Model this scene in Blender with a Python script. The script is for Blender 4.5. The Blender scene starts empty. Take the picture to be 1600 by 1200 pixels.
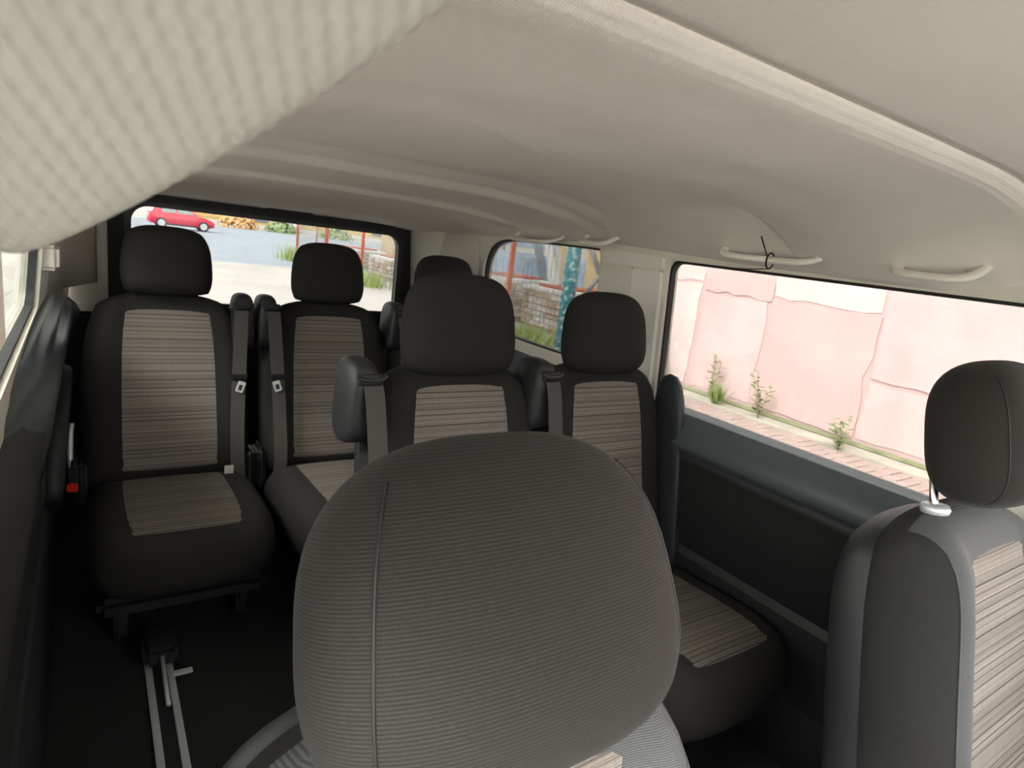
import bpy, bmesh, math, random
from mathutils import Vector, Matrix
random.seed(7)
S = bpy.context.scene
COL = S.collection
R = math.radians

# ---------------------------------------------------------------- camera
CAM = Vector((-.777, -.44, 1.252))
YAW, PITCH, ROLL, FPX = R(35.01), R(-12.69), R(7.35), 973.5
fw = Vector((math.sin(YAW)*math.cos(PITCH), math.cos(YAW)*math.cos(PITCH), math.sin(PITCH)))
r0 = fw.cross(Vector((0, 0, 1))).normalized(); u0 = r0.cross(fw)
rt = r0*math.cos(ROLL) + u0*math.sin(ROLL); up = u0*math.cos(ROLL) - r0*math.sin(ROLL)
cd = bpy.data.cameras.new('camera'); cam = bpy.data.objects.new('camera', cd); COL.objects.link(cam)
cd.sensor_width = 36; cd.lens = FPX/1600*36; cd.clip_start = .01; cd.clip_end = 500
m = Matrix((rt, up, -fw)).transposed().to_4x4(); m.translation = CAM
cam.matrix_world = m
cd.dof.use_dof = True; cd.dof.focus_distance = .9; cd.dof.aperture_fstop = 14
S.camera = cam
# ---------------------------------------------------------------- sky, sun, exposure
w = bpy.data.worlds.new('sky'); S.world = w; w.use_nodes = True
bgn = w.node_tree.nodes['Background']
bgn.inputs[0].default_value = (1, .985, .96, 1); bgn.inputs[1].default_value = 1.6
sl = bpy.data.lights.new('sun', 'SUN'); sl.energy = 2.0; sl.angle = R(25); sl.color = (1, .97, .93)
so = bpy.data.objects.new('sun', sl); COL.objects.link(so)
so.rotation_euler = Vector((.72, .22, -.66)).to_track_quat('-Z', 'Y').to_euler()
vs = S.view_settings
vs.view_transform = 'Standard'; vs.look = 'None'; vs.gamma = 1; vs.use_curve_mapping = False
vs.exposure = 3.05

# ---------------------------------------------------------------- materials
def nt(name):
    m = bpy.data.materials.new(name); m.use_nodes = True
    n = m.node_tree.nodes; return m, n, m.node_tree.links, n['Principled BSDF']
def noise_bump(n, l, b, scale, strength, dist=.002, coord='Object'):
    tc = n.new('ShaderNodeTexCoord'); no = n.new('ShaderNodeTexNoise'); no.inputs['Scale'].default_value = scale
    bp = n.new('ShaderNodeBump'); bp.inputs['Strength'].default_value = strength; bp.inputs['Distance'].default_value = dist
    l.new(tc.outputs[coord], no.inputs['Vector']); l.new(no.outputs[0], bp.inputs['Height']); l.new(bp.outputs[0], b.inputs['Normal'])
    return tc, no
def mat(name, col, rough=.6, metal=0, bump=0, bscale=300, vary=0, vscale=3, spec=.5, coat=0):
    m, n, l, b = nt(name)
    b.inputs['Base Color'].default_value = (*col, 1); b.inputs['Roughness'].default_value = rough
    b.inputs['Metallic'].default_value = metal; b.inputs['Specular IOR Level'].default_value = spec
    if coat: b.inputs['Coat Weight'].default_value = coat
    if bump: noise_bump(n, l, b, bscale, bump)
    if vary:
        tc = n.new('ShaderNodeTexCoord'); no = n.new('ShaderNodeTexNoise'); no.inputs['Scale'].default_value = vscale; no.inputs['Detail'].default_value = 6
        cr = n.new('ShaderNodeValToRGB')
        cr.color_ramp.elements[0].position = .3; cr.color_ramp.elements[1].position = .7
        cr.color_ramp.elements[0].color = (*[c*(1-vary) for c in col], 1); cr.color_ramp.elements[1].color = (*[min(1, c*(1+vary)) for c in col], 1)
        l.new(tc.outputs['Object'], no.inputs['Vector']); l.new(no.outputs[0], cr.inputs[0]); l.new(cr.outputs[0], b.inputs['Base Color'])
    return m
def math_node(n, l, op, a, b=None):
    x = n.new('ShaderNodeMath'); x.operation = op
    for i, v in enumerate((a, b)):
        if v is None: continue
        if isinstance(v, (int, float)): x.inputs[i].default_value = v
        else: l.new(v, x.inputs[i])
    return x.outputs[0]
def mixc(n, l, fac, a, b):
    x = n.new('ShaderNodeMix'); x.data_type = 'RGBA'
    for i, v in ((0, fac), (6, a), (7, b)):
        if isinstance(v, (int, float)): x.inputs[i].default_value = v
        elif isinstance(v, tuple): x.inputs[i].default_value = (*v, 1)
        else: l.new(v, x.inputs[i])
    return x.outputs[2]
def rib_fabric(name, col, col2, pitch=.003, axis='Z', noise=.35):
    """dark seat cloth with fine woven ribs"""
    m, n, l, b = nt(name)
    tc = n.new('ShaderNodeTexCoord'); sp = n.new('ShaderNodeSeparateXYZ'); l.new(tc.outputs['Object'], sp.inputs[0])
    s = math_node(n, l, 'SINE', math_node(n, l, 'MULTIPLY', sp.outputs[axis], 2*math.pi/pitch))
    s = math_node(n, l, 'MULTIPLY_ADD', s, .5); n[-1].inputs[2].default_value = .5
    no = n.new('ShaderNodeTexNoise'); no.inputs['Scale'].default_value = 900; l.new(tc.outputs['Object'], no.inputs['Vector'])
    f = math_node(n, l, 'MULTIPLY', s, no.outputs[0])
    c = mixc(n, l, f, col, col2)
    l.new(c, b.inputs['Base Color']); b.inputs['Roughness'].default_value = .9
    b.inputs['Specular IOR Level'].default_value = .2
    b.inputs['Sheen Weight'].default_value = .05; b.inputs['Sheen Roughness'].default_value = .5
    bp = n.new('ShaderNodeBump'); bp.inputs['Strength'].default_value = .5; bp.inputs['Distance'].default_value = .0008
    l.new(f, bp.inputs['Height']); l.new(bp.outputs[0], b.inputs['Normal'])
    return m
def plaid(name, light, dark, ax='Z'):
    m, n, l, b = nt(name)
    tc = n.new('ShaderNodeTexCoord'); sp = n.new('ShaderNodeSeparateXYZ'); l.new(tc.outputs['Object'], sp.inputs[0])
    z, x = sp.outputs[ax], sp.outputs['X']
    def n1d(src, freq, lo, hi):
        no = n.new('ShaderNodeTexNoise'); no.noise_dimensions = '1D'; no.inputs['Detail'].default_value = 0
        l.new(math_node(n, l, 'MULTIPLY', src, freq), no.inputs['W'])
        mr = n.new('ShaderNodeMapRange'); mr.inputs['From Min'].default_value = lo; mr.inputs['From Max'].default_value = hi
        l.new(no.outputs[0], mr.inputs['Value']); return mr.outputs[0]
    thin = math_node(n, l, 'SINE', math_node(n, l, 'MULTIPLY', z, 2*math.pi/.0140))
    mr = n.new('ShaderNodeMapRange'); mr.inputs['From Min'].default_value = .6; mr.inputs['From Max'].default_value = .95; l.new(thin, mr.inputs['Value'])
    thin = math_node(n, l, 'MULTIPLY', math_node(n, l, 'MULTIPLY', mr.outputs[0], .8), n1d(z, 45, .3, .55))
    band = n1d(z, 210, .55, .68)
    zone = n1d(z, 9, .38, .62)
    vert = n1d(x, 260, .35, .65)
    vz = n1d(x, 30, .3, .7)
    dk = math_node(n, l, 'MAXIMUM', thin, math_node(n, l, 'MULTIPLY', band, .75))
    base = mixc(n, l, math_node(n, l, 'MULTIPLY', zone, .45), light, tuple(c*.45 for c in light))
    base = mixc(n, l, math_node(n, l, 'MULTIPLY', vert, .42), base, tuple(c*.4 for c in light))
    base = mixc(n, l, math_node(n, l, 'MULTIPLY', vz, .25), base, tuple(c*.6 for c in light))
    c = mixc(n, l, dk, base, dark)
    l.new(c, b.inputs['Base Color']); b.inputs['Roughness'].default_value = .9; b.inputs['Specular IOR Level'].default_value = .15
    bp = n.new('ShaderNodeBump'); bp.inputs['Strength'].default_value = .4; bp.inputs['Distance'].default_value = .001; bp.invert = True
    l.new(math_node(n, l, 'ADD', dk, vert), bp.inputs['Height']); l.new(bp.outputs[0], b.inputs['Normal'])
    return m
def knit(name, col, pitch, strength, dist, contrast=.12, dots=.8, rot=0):
    m, n, l, b = nt(name)
    tc = n.new('ShaderNodeTexCoord'); sp = n.new('ShaderNodeSeparateXYZ'); l.new(tc.outputs['Object'], sp.inputs[0])
    if rot:
        mp = n.new('ShaderNodeMapping'); mp.inputs['Rotation'].default_value[2] = rot; l.new(tc.outputs['Object'], mp.inputs[0]); l.new(mp.outputs[0], sp.inputs[0])
    a = math_node(n, l, 'SINE', math_node(n, l, 'MULTIPLY', sp.outputs['X'], 2*math.pi/pitch))
    c = math_node(n, l, 'SINE', math_node(n, l, 'MULTIPLY', sp.outputs['Y'], 2*math.pi/(pitch*1.3)))
    h = math_node(n, l, 'ADD', a, math_node(n, l, 'MULTIPLY', math_node(n, l, 'MULTIPLY', a, c), dots))
    no = n.new('ShaderNodeTexNoise'); no.inputs['Scale'].default_value = 8; no.inputs['Detail'].default_value = 4; l.new(tc.outputs['Object'], no.inputs['Vector'])
    cc = mixc(n, l, no.outputs[0], tuple(x*(1-contrast) for x in col), tuple(min(1, x*(1+contrast)) for x in col))
    l.new(cc, b.inputs['Base Color']); b.inputs['Roughness'].default_value = .95; b.inputs['Specular IOR Level'].default_value = .15
    bp = n.new('ShaderNodeBump'); bp.inputs['Strength'].default_value = strength; bp.inputs['Distance'].default_value = dist
    l.new(h, bp.inputs['Height']); l.new(bp.outputs[0], b.inputs['Normal'])
    return m
def glass(name, tint):
    m, n, l, b = nt(name); n.remove(b)
    out = n['Material Output']; t = n.new('ShaderNodeBsdfTransparent'); t.inputs[0].default_value = (*tint, 1)
    g = n.new('ShaderNodeBsdfGlossy'); g.inputs['Roughness'].default_value = .02
    fr = n.new('ShaderNodeFresnel'); fr.inputs[0].default_value = 1.45
    mx = n.new('ShaderNodeMixShader'); l.new(math_node(n, l, 'MULTIPLY', fr.outputs[0], .6), mx.inputs[0]); l.new(t.outputs[0], mx.inputs[1]); l.new(g.outputs[0], mx.inputs[2])
    l.new(mx.outputs[0], out.inputs[0]); return m

M = {}
M['headliner'] = knit('headliner_cloth', (.80, .76, .70), .0035, .35, .0006, .03)
M['visor'] = knit('visor_knit', (.38, .38, .335), .0058, .42, .0015, .05, .35, R(38))
M['beige'] = mat('beige_plastic', (.68, .645, .56), .55, bump=.15, bscale=600)
M['beige_lt'] = mat('pale_plastic', (.76, .73, .66), .45)
M['dark'] = mat('charcoal_plastic', (.016, .017, .018), .5, bump=.2, bscale=700)
M['ledge'] = mat('slate_plastic', (.075, .092, .10), .36, bump=.2, bscale=700)
M['slate'] = mat('slate_dark_plastic', (.022, .026, .029), .45, bump=.2, bscale=700)
M['black'] = mat('black_rubber', (.008, .008, .009), .6)
M['fabric'] = rib_fabric('dark_rib_cloth', (.013, .0118, .0105), (.046, .041, .036), .0026)
M['fabric2'] = rib_fabric('bolster_cloth', (.020, .019, .018), (.075, .07, .064), .0022)
M['fabric_plain'] = mat('plain_dark_cloth', (.023, .0215, .02), .95, bump=.4, bscale=900, spec=.15)
M['fabric_side'] = mat('dark_side_cloth', (.028, .027, .025), .95, bump=.4, bscale=900, spec=.15)
M['fabric_grey'] = rib_fabric('grey_side_cloth', (.045, .045, .046), (.16, .16, .163), .002)
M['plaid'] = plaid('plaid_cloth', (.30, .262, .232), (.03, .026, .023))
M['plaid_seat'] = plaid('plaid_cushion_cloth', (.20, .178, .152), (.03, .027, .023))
M['belt'] = mat('belt_webbing', (.055, .05, .045), .75, bump=.4, bscale=900)
M['chrome'] = mat('chrome', (.75, .75, .72), .22, 1)
M['white_metal'] = mat('bright_steel', (.72, .73, .72), .3, .2)
M['alu'] = mat('aluminium', (.62, .64, .64), .4, .5)
M['red_plastic'] = mat('red_plastic', (.6, .02, .015), .4)
M['white_tag'] = mat('white_label', (.6, .58, .55), .7)
M['carpet'] = mat('floor_carpet', (.006, .006, .006), .95, bump=.5, bscale=400)
M['glass_clear'] = glass('clear_glass', (.93, .95, .94))
M['glass_half_dim'] = glass('half_dimming_glass', (.62, .63, .61))  # neutral tint added to dim the view through the left window
M['glass_dim'] = glass('view_dimming_glass', (.37, .372, .368))  # tint added to bring the bright outdoors down to the interior level

# ---------------------------------------------------------------- helpers
CACHE = {}
def link(o, parent=None):
    COL.objects.link(o)
    if parent: o.parent = parent
    return o
def obj(name, me, material=None, parent=None, loc=None, mw=None):
    o = bpy.data.objects.new(name, me); link(o, parent)
    if material is not None and not me.materials: me.materials.append(material)
    if mw is not None: o.matrix_local = mw
    if loc is not None: o.location = loc
    return o
def tag(o, label, cat, group=None):
    o['label'] = label; o['category'] = cat
    if group: o['group'] = group
    return o
def struct(o, label=None):
    o['kind'] = 'structure'
    if label: o['label'] = label
    return o
def empty(name, loc=(0, 0, 0), rz=0):
    o = bpy.data.objects.new(name, None); link(o); o.location = loc; o.rotation_euler.z = rz; o.empty_display_size = .1
    return o
def mesh(verts, faces, smooth=True, name='m'):
    me = bpy.data.meshes.new(name); me.from_pydata([tuple(v) for v in verts], [], faces); me.update()
    if smooth:
        for p in me.polygons: p.use_smooth = True
    return me
def bm_mesh(bm, smooth=False):
    bmesh.ops.recalc_face_normals(bm, faces=bm.faces)
    me = bpy.data.meshes.new('m'); bm.to_mesh(me); bm.free()
    for p in me.polygons: p.use_smooth = smooth
    return me
def auto_smooth(me, ang=40):
    for p in me.polygons: p.use_smooth = True
    bm = bmesh.new(); bm.from_mesh(me)
    for e in bm.edges:
        if len(e.link_faces) == 2 and e.calc_face_angle(0) > R(ang): e.smooth = False
    bm.to_mesh(me); bm.free(); return me
def add_box(bm, c, s, mx=None):
    r = bmesh.ops.create_cube(bm, size=1)
    for v in r['verts']:
        v.co = Vector((v.co.x*s[0], v.co.y*s[1], v.co.z*s[2])) + Vector(c)
        if mx: v.co = mx @ v.co
    return r['verts']
def box_me(c, s, bevel=0, seg=2):
    bm = bmesh.new(); add_box(bm, c, s)
    if bevel: bmesh.ops.bevel(bm, geom=bm.edges[:], offset=bevel, segments=seg, affect='EDGES')
    return auto_smooth(bm_mesh(bm), 35)
def tube_me(pts, rad, seg=10, closed=False, flat=None):
    """tube along points; rad number or list; flat = (ra, rb, axis) gives an oval section"""
    pts = [Vector(p) for p in pts]; n = len(pts); V = []; F = []
    prev = None
    for i, p in enumerate(pts):
        a = pts[(i-1) % n] if (closed or i > 0) else p; b = pts[(i+1) % n] if (closed or i < n-1) else p
        t = (b-a).normalized()
        if prev is None:
            prev = t.orthogonal().normalized() if flat is None else (Vector(flat[2]) - t*Vector(flat[2]).dot(t)).normalized()
        x = (prev - t*prev.dot(t)).normalized(); prev = x; y = t.cross(x)
        rr = rad[i] if isinstance(rad, (list, tuple)) else rad
        ra, rb = (flat[0], flat[1]) if flat else (rr, rr)
        for k in range(seg):
            th = 2*math.pi*k/seg; V.append(p + x*math.cos(th)*ra + y*math.sin(th)*rb)
    for i in range(n if closed else n-1):
        j = (i+1) % n
        for k in range(seg):
            F.append((i*seg+k, i*seg+(k+1) % seg, j*seg+(k+1) % seg, j*seg+k))
    if not closed:
        F.append(tuple(range(seg))[::-1]); F.append(tuple((n-1)*seg+k for k in range(seg)))
    return mesh(V, F)
def spline(pts, n=8):
    """Catmull-Rom through points"""
    P = [Vector(p) for p in pts]; P = [P[0]*2-P[1]] + P + [P[-1]*2-P[-2]]; out = []
    for i in range(1, len(P)-2):
        for k in range(n):
            t = k/n; a, b, c, d = P[i-1:i+3]
            out.append(.5*((2*b)+(c-a)*t+(2*a-5*b+4*c-d)*t*t+(3*b-a-3*c+d)*t**3))
    out.append(P[-2]); return out
def ribbon_me(pts, width, thick, wdir=(1, 0, 0)):
    pts = [Vector(p) for p in pts]; V = []; F = []; wd = Vector(wdir).normalized()
    for i, p in enumerate(pts):
        t = (pts[min(i+1, len(pts)-1)]-pts[max(i-1, 0)]).normalized()
        x = (wd - t*wd.dot(t)).normalized(); y = t.cross(x)
        for a, b in ((-1, -1), (1, -1), (1, 1), (-1, 1)): V.append(p + x*a*width/2 + y*b*thick/2)
    for i in range(len(pts)-1):
        for k in range(4): F.append((i*4+k, i*4+(k+1) % 4, i*4+4+(k+1) % 4, i*4+4+k))
    F.append((3, 2, 1, 0)); e = (len(pts)-1)*4; F.append((e, e+1, e+2, e+3))
    return auto_smooth(mesh(V, F), 40)
def rrect(x0, x1, z0, z1, r, seg=6):
    """rounded rectangle; r number or 4 (bl, br, tr, tl)"""
    if isinstance(r, (int, float)): r = (r,)*4
    out = []
    for (cx, cz, a0, rr) in ((x0+r[0], z0+r[0], 180, r[0]), (x1-r[1], z0+r[1], 270, r[1]), (x1-r[2], z1-r[2], 0, r[2]), (x0+r[3], z1-r[3], 90, r[3])):
        for k in range(seg+1):
            a = R(a0 + 90*k/seg); out.append((cx+rr*math.cos(a), cz+rr*math.sin(a)))
    return out
def plate(loops, fn, thick_dir):
    """flat plate with holes: loops in 2D (first outer), fn maps (a,b)->3D, extruded along thick_dir(a,b)"""
    bm = bmesh.new(); L = []
    for lp in loops:
        vs_ = [bm.verts.new((a, b, 0)) for a, b in lp]; L.append(vs_)
        for i in range(len(vs_)): bm.edges.new((vs_[i], vs_[(i+1) % len(vs_)]))
    bmesh.ops.triangle_fill(bm, use_beauty=True, edges=bm.edges[:])
    faces = bm.faces[:]
    ab = {v: (v.co.x, v.co.y) for v in bm.verts}
    back = {v: bm.verts.new(fn(*ab[v]) + thick_dir) for v in list(ab)}
    for f in faces: bm.faces.new([back[v] for v in reversed(f.verts)])
    for vs_ in L:
        for i in range(len(vs_)):
            a, b = vs_[i], vs_[(i+1) % len(vs_)]
            bm.faces.new((a, b, back[b], back[a]))
    for v in ab: v.co = fn(*ab[v])
    return auto_smooth(bm_mesh(bm), 30)
def ring(outer, inner, fn, thick_dir):
    n = len(outer); V = []; F = []
    for lp, d in ((outer, 0), (inner, 0), (inner, 1), (outer, 1)):
        for a, b in lp: V.append(fn(a, b) + (thick_dir if d else Vector()))
    for k in range(4):
        for i in range(n):
            j = (i+1) % n; k2 = (k+1) % 4
            F.append((k*n+i, k*n+j, k2*n+j, k2*n+i))
    me = mesh(V, F); bm = bmesh.new(); bm.from_mesh(me); bmesh.ops.recalc_face_normals(bm, faces=bm.faces); bm.to_mesh(me); bm.free()
    return auto_smooth(me, 35)
def pillow_pt(p, q, side, w, h, t, kt, kb, n, bol, taper, tz, crown, back):
    k = kt if q > 0 else kb
    x = p*math.sqrt(max(0, 1-k*abs(q)**3/2)) * (1 - taper*max(0, (q+1)/2)**1.5)
    z = q*math.sqrt(max(0, 1-k*abs(p)**3/2))
    e = ((1-abs(p)**n)*(1-abs(q)**n))
    y = t/2*max(0, e)**.42
    if side < 0:
        y = -y*(1+tz*(-q)) - bol*math.exp(-((abs(p)-.80)/.17)**2)*max(0, e)**.5 - crown*max(0, 1-p*p)*max(0, 1-q*q)
    else: y = y*back
    return Vector((x*w/2, y, z*h/2))
def cl(n):
    return [math.sin(math.pi/2*(-1+2*i/n)) for i in range(n+1)]
def pillow(w, h, t, kt=.5, kb=.3, n=6, bol=0, taper=0, tz=0, crown=0, back=1, N=22):
    """closed cushion body: squircle outline in XZ, padded both ways in Y (front is -Y)"""
    g = cl(N); V = []; F = []; idx = {}
    for side in (-1, 1):
        for i, p in enumerate(g):
            for j, q in enumerate(g):
                if side == 1 and (i in (0, N) or j in (0, N)): idx[side, i, j] = idx[-1, i, j]; continue
                idx[side, i, j] = len(V); V.append(pillow_pt(p, q, side, w, h, t, kt, kb, n, bol, taper, tz, crown, back))
        for i in range(N):
            for j in range(N):
                f = (idx[side, i, j], idx[side, i+1, j], idx[side, i+1, j+1], idx[side, i, j+1])
                F.append(f if side < 0 else f[::-1])
    return mesh(V, F)
def two_tone(me, N, test, mats):
    for m_ in mats: me.materials.append(m_)
    g = cl(N); k = 0
    for side in (-1, 1):
        for i in range(N):
            for j in range(N):
                if side > 0 or test((g[i]+g[i+1])/2, (g[j]+g[j+1])/2): me.polygons[k].material_index = 1
                k += 1
    return me
def pillow_panel(p0, p1, q0, q1, args, off=.003, N=14, slant=0):
    """a sewn-in cloth panel standing a little proud of the front of a pillow"""
    V = []; F = []; g = [i/N for i in range(N+1)]
    for a in g:
        for b in g:
            p = p0+(p1+slant*(1-b)-p0)*a; q = q0+(q1-q0)*b
            v = pillow_pt(p, q, -1, **args); e = min(a, 1-a, b, 1-b)
            v.y -= off*min(1, e/.04) - .0015
            V.append(v)
    for i in range(N):
        for j in range(N): F.append((i*(N+1)+j, (i+1)*(N+1)+j, (i+1)*(N+1)+j+1, i*(N+1)+j+1))
    return mesh(V, F)
def pillow_seam(p, q0, q1, args, rad=.0016, off=.0005, const='p', dp=0):
    pts = []
    for i in range(25):
        s = q0+(q1-q0)*i/24
        v = pillow_pt(p+dp*(1-i/24), s, -1, **args) if const == 'p' else pillow_pt(s, p, -1, **args)
        v.y -= off; pts.append(v)
    return tube_me(pts, rad, 6)
def cached(key, fn):
    if key not in CACHE: CACHE[key] = fn()
    return CACHE[key]
def lerp_key(keys, y):
    if y <= keys[0][0]: return keys[0][1]
    for (a, za), (b, zb) in zip(keys, keys[1:]):
        if y <= b:
            t = (y-a)/(b-a); t = t*t*(3-2*t); return za+(zb-za)*t
    return keys[-1][1]

# ================================================================ VAN SHELL
FLOOR = -.06
def sx(side, y, z):
    """inner surface of the side wall"""
    d = max(0, (y-2.05)/.8)
    x = .815 - .045*max(0, z-.78)/.48 - .06*min(1, d)**2
    return x if side > 0 else -(x + .10)
floor = struct(obj('floor', box_me((-.05, .65, FLOOR-.03), (1.95, 4.5, .06)), M['carpet']))
# --- headliner
BASE = [(-.85, 1.36), (-.5, 1.455), (-.04, 1.462), (.5, 1.41), (1.2, 1.40), (1.7, 1.365), (2.1, 1.33), (2.5, 1.295), (2.8, 1.268)]
CEXP = [(-.1, 8), (.45, 4.2)]
CAMB = [(-.5, .72), (0, .72), (.5, .32), (1.3, .25), (1.6, .2), (2.1, .14), (2.75, .07)]
def headliner(y0, y1, keys, ny):
    V = []; F = []; NX = 48
    for j in range(ny+1):
        y = y0+(y1-y0)*j/ny
        for i in range(NX+1):
            s = -1+2*i/NX
            xl = sx(-1, y, 1.25)-.02; xr = sx(1, y, 1.25)+.02
            x = (xl+xr)/2 + (xr-xl)/2*math.sin(s*math.pi/2)
            u = abs(x+.05); fd = max(0, min(1, (.80-u)/.22)); fd = fd*fd*(3-2*fd)
            b = lerp_key(BASE, y); z = b + (lerp_key(keys, y)-b)*fd - lerp_key(CAMB, y)*u**lerp_key(CEXP, y)
            ze = 1.268 if y < 1.9 else 1.268-.06*(y-1.9)
            if u > .6: z = max(z, ze)
            V.append((x, y, z))
    for j in range(ny):
        for i in range(NX): F.append((j*(NX+1)+i, (j+1)*(NX+1)+i, (j+1)*(NX+1)+i+1, j*(NX+1)+i+1))
    me = mesh(V, F)
    return me
def solid(o, t=.02, off=1):
    s = o.modifiers.new('thick', 'SOLIDIFY'); s.thickness = t; s.offset = off; return o
ceil = struct(solid(obj('ceiling', headliner(-.003, .515, [(-.003, 1.453), (.008, 1.445), (.022, 1.439), (.038, 1.4365), (.06, 1.4355), (.3, 1.421), (.47, 1.409), (.50, 1.408), (.515, 1.414)], 170), M['headliner']), .02, -1))
solid(obj('cab_headliner', headliner(-.86, .004, [(-.86, 1.35), (-.7, 1.43), (-.5, 1.452), (-.03, 1.455), (.004, 1.456)], 30), M['headliner'], ceil), .02, -1)
solid(obj('rear_headliner', headliner(.505, 2.95, [(.505, 1.446), (.6, 1.442), (1.12, 1.422), (1.24, 1.405), (1.31, 1.381), (1.40, 1.379), (1.60, 1.372), (1.66, 1.366), (1.70, 1.346), (1.9, 1.338), (2.3, 1.312), (2.55, 1.29), (2.80, 1.268)], 150), M['headliner'], ceil), .02, -1)

# --- side walls: beige upper trim with window openings, dark lower trim
def side_wall(side, name, wins):
    outer = []
    ys = [-1.15, -.7, -.2, .3, .8, 1.3, 1.8, 2.1, 2.3, 2.5, 2.7, 2.87]
    outer += [(y, .745) for y in ys] + [(y, 1.32) for y in reversed(ys)]
    loops = [outer]+wins
    fn = lambda y, z: Vector((sx(side, y, z), y, z))
    o = obj(name, plate(loops, fn, Vector((side*.05, 0, 0))), M['beige']); struct(o)
    prof = [(-.0, FLOOR), (.01, .10), (.012, .13), (.0, .145), (.0, .34), (.012, .355), (.016, .375), (.004, .40), (-.002, .60), (-.010, .65), (-.018, .685), (-.022, .70), (-.019, .715), (-.006, .742), (.012, .760), (.045, .768)]
    def loft(a, b, nme, mt, y0=-1.15, y1=2.87):
        V = []; F = []; n = b-a
        yy = [y0+(y1-y0)*i/30 for i in range(31)]
        for y in yy:
            for dx, z in prof[a:b]: V.append((sx(side, y, min(z, .78))+side*dx, y, z))
        for i in range(30):
            for k in range(n-1): F.append((i*n+k, (i+1)*n+k, (i+1)*n+k+1, i*n+k+1))
        q = obj(nme, auto_smooth(mesh(V, F), 28), mt, o); solid(q, .03, -1 if side > 0 else 1); return q
    loft(0, 11, 'lower_trim', M['dark']); loft(10, 16, 'sill_ledge', M['ledge'] if side > 0 else M['dark'])
    return o, fn
def window(n, side, fn, lp, gl, label, seal=.008):
    e = struct(empty('window_%d' % n, fn(*lp[0])), label)
    e.location = (0, 0, 0)
    cy = sum(a for a, b in lp)/len(lp); cz = sum(b for a, b in lp)/len(lp)
    inner = []
    for a, b in lp:
        d = Vector((a-cy, b-cz)); inner.append((a-math.copysign(seal, d.x), b-math.copysign(seal, d.y)))
    f2 = lambda y, z: fn(y, z) + Vector((side*.012, 0, 0))
    obj('seal', ring(lp, inner, f2, Vector((side*.02, 0, 0))), M['black'], e)
    f3 = lambda y, z: fn(y, z) + Vector((side*.03, 0, 0))
    obj('pane', plate([[(a, b) for a, b in lp]], f3, Vector((side*.004, 0, 0))), gl, e)
    return e
wR = rrect(-.02, .985, .766, 1.262, .035)
wQ = [(1.315, .835), (1.95, .835), (2.08, .87), (2.13, .98), (2.15, 1.10), (2.11, 1.20), (2.02, 1.252), (1.85, 1.268), (1.36, 1.272), (1.325, 1.262), (1.315, 1.24)]
wQ = [(p.x, p.y) for p in spline([Vector((a, b, 0)) for a, b in wQ+[wQ[0]]], 5)[:-1]]
wFR = rrect(-1.05, -.20, .788, 1.27, .04)
wLS = rrect(.12, 1.92, .885, 1.255, .05); wLF = rrect(-1.05, -.20, .80, 1.25, .05)
wall_r, fnR = side_wall(1, 'wall_right', [wR, wQ, wFR])
wall_l, fnL = side_wall(-1, 'wall_left', [wLS, wLF])
wall_r['label'] = 'beige and charcoal van side trim on the pink wall side'
wall_l['label'] = 'beige and charcoal van side trim beside the aisle'
window(1, 1, fnR, wR, M['glass_dim'], 'wide side window facing the pink wall')
window(2, 1, fnR, wQ, M['glass_dim'], 'rear quarter window with rounded rear edge')
window(5, 1, fnR, wFR, M['glass_clear'], 'driver door window')
window(4, -1, fnL, wLS, M['glass_half_dim'], 'sliding door window at the left edge')
window(6, -1, fnL, wLF, M['glass_clear'], 'front passenger door window')
# C pillar cover: raised panel with a seam near the top, between the two right windows
def pillar(name, side, y0, y1, z0, z1, t, mt, par):
    fn = fnR if side > 0 else fnL
    f = lambda y, z: fn(y, z) + Vector((-side*t, 0, 0))
    return obj(name, plate([rrect(y0, y1, z0, z1, .012, 3)], f, Vector((side*(t+.005), 0, 0))), mt, par)
pillar('pillar_cover', 1, 1.0, 1.13, .795, 1.222, .016, M['beige_lt'], wall_r)  # paler front strip: light from the wide window painted into the colour
pillar('pillar_cover', 1, 1.135, 1.295, .795, 1.222, .008, M['beige'], wall_r)
pillar('pillar_cap', 1, 1.0, 1.295, 1.226, 1.27, .012, M['beige_lt'], wall_r)
# door card shapes below the sill: sweeping armrest moulding + pocket edge
def sweep(side, pts, w, t, name, mt, par):
    P = spline([Vector((sx(side, y, min(z, .78)) - side*d, y, z)) for y, z, d in pts], 10)
    return obj(name, tube_me(P, .01, 10, flat=(t, w, (1, 0, 0))), mt, par)
sweep(1, [(1.0, .60, .002), (.7, .60, .004), (.45, .585, .008), (.25, .54, .010), (.1, .46, .008), (.02, .38, .004)], .05, .016, 'armrest_moulding', M['slate'], wall_r)
sweep(1, [(1.15, .36, .0), (.5, .36, .0), (-.1, .36, .0)], .012, .012, 'trim_rib', M['slate'], wall_r)
sweep(1, [(1.15, .13, -.004), (.5, .13, -.004), (-.1, .13, -.004)], .012, .012, 'trim_rib', M['slate'], wall_r)
# B pillar covers
obj('b_pillar_cover', box_me((-.870, .0, 1.215), (.10, .13, .16), .02), M['beige'], wall_l)
obj('b_pillar_base', box_me((-.880, .0, .94), (.08, .12, .40), .02), M['slate'], wall_l)
obj('b_pillar_cover', box_me((.812, -.13, 1.02), (.03, .12, .56), .012), M['beige'], wall_r)

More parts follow.
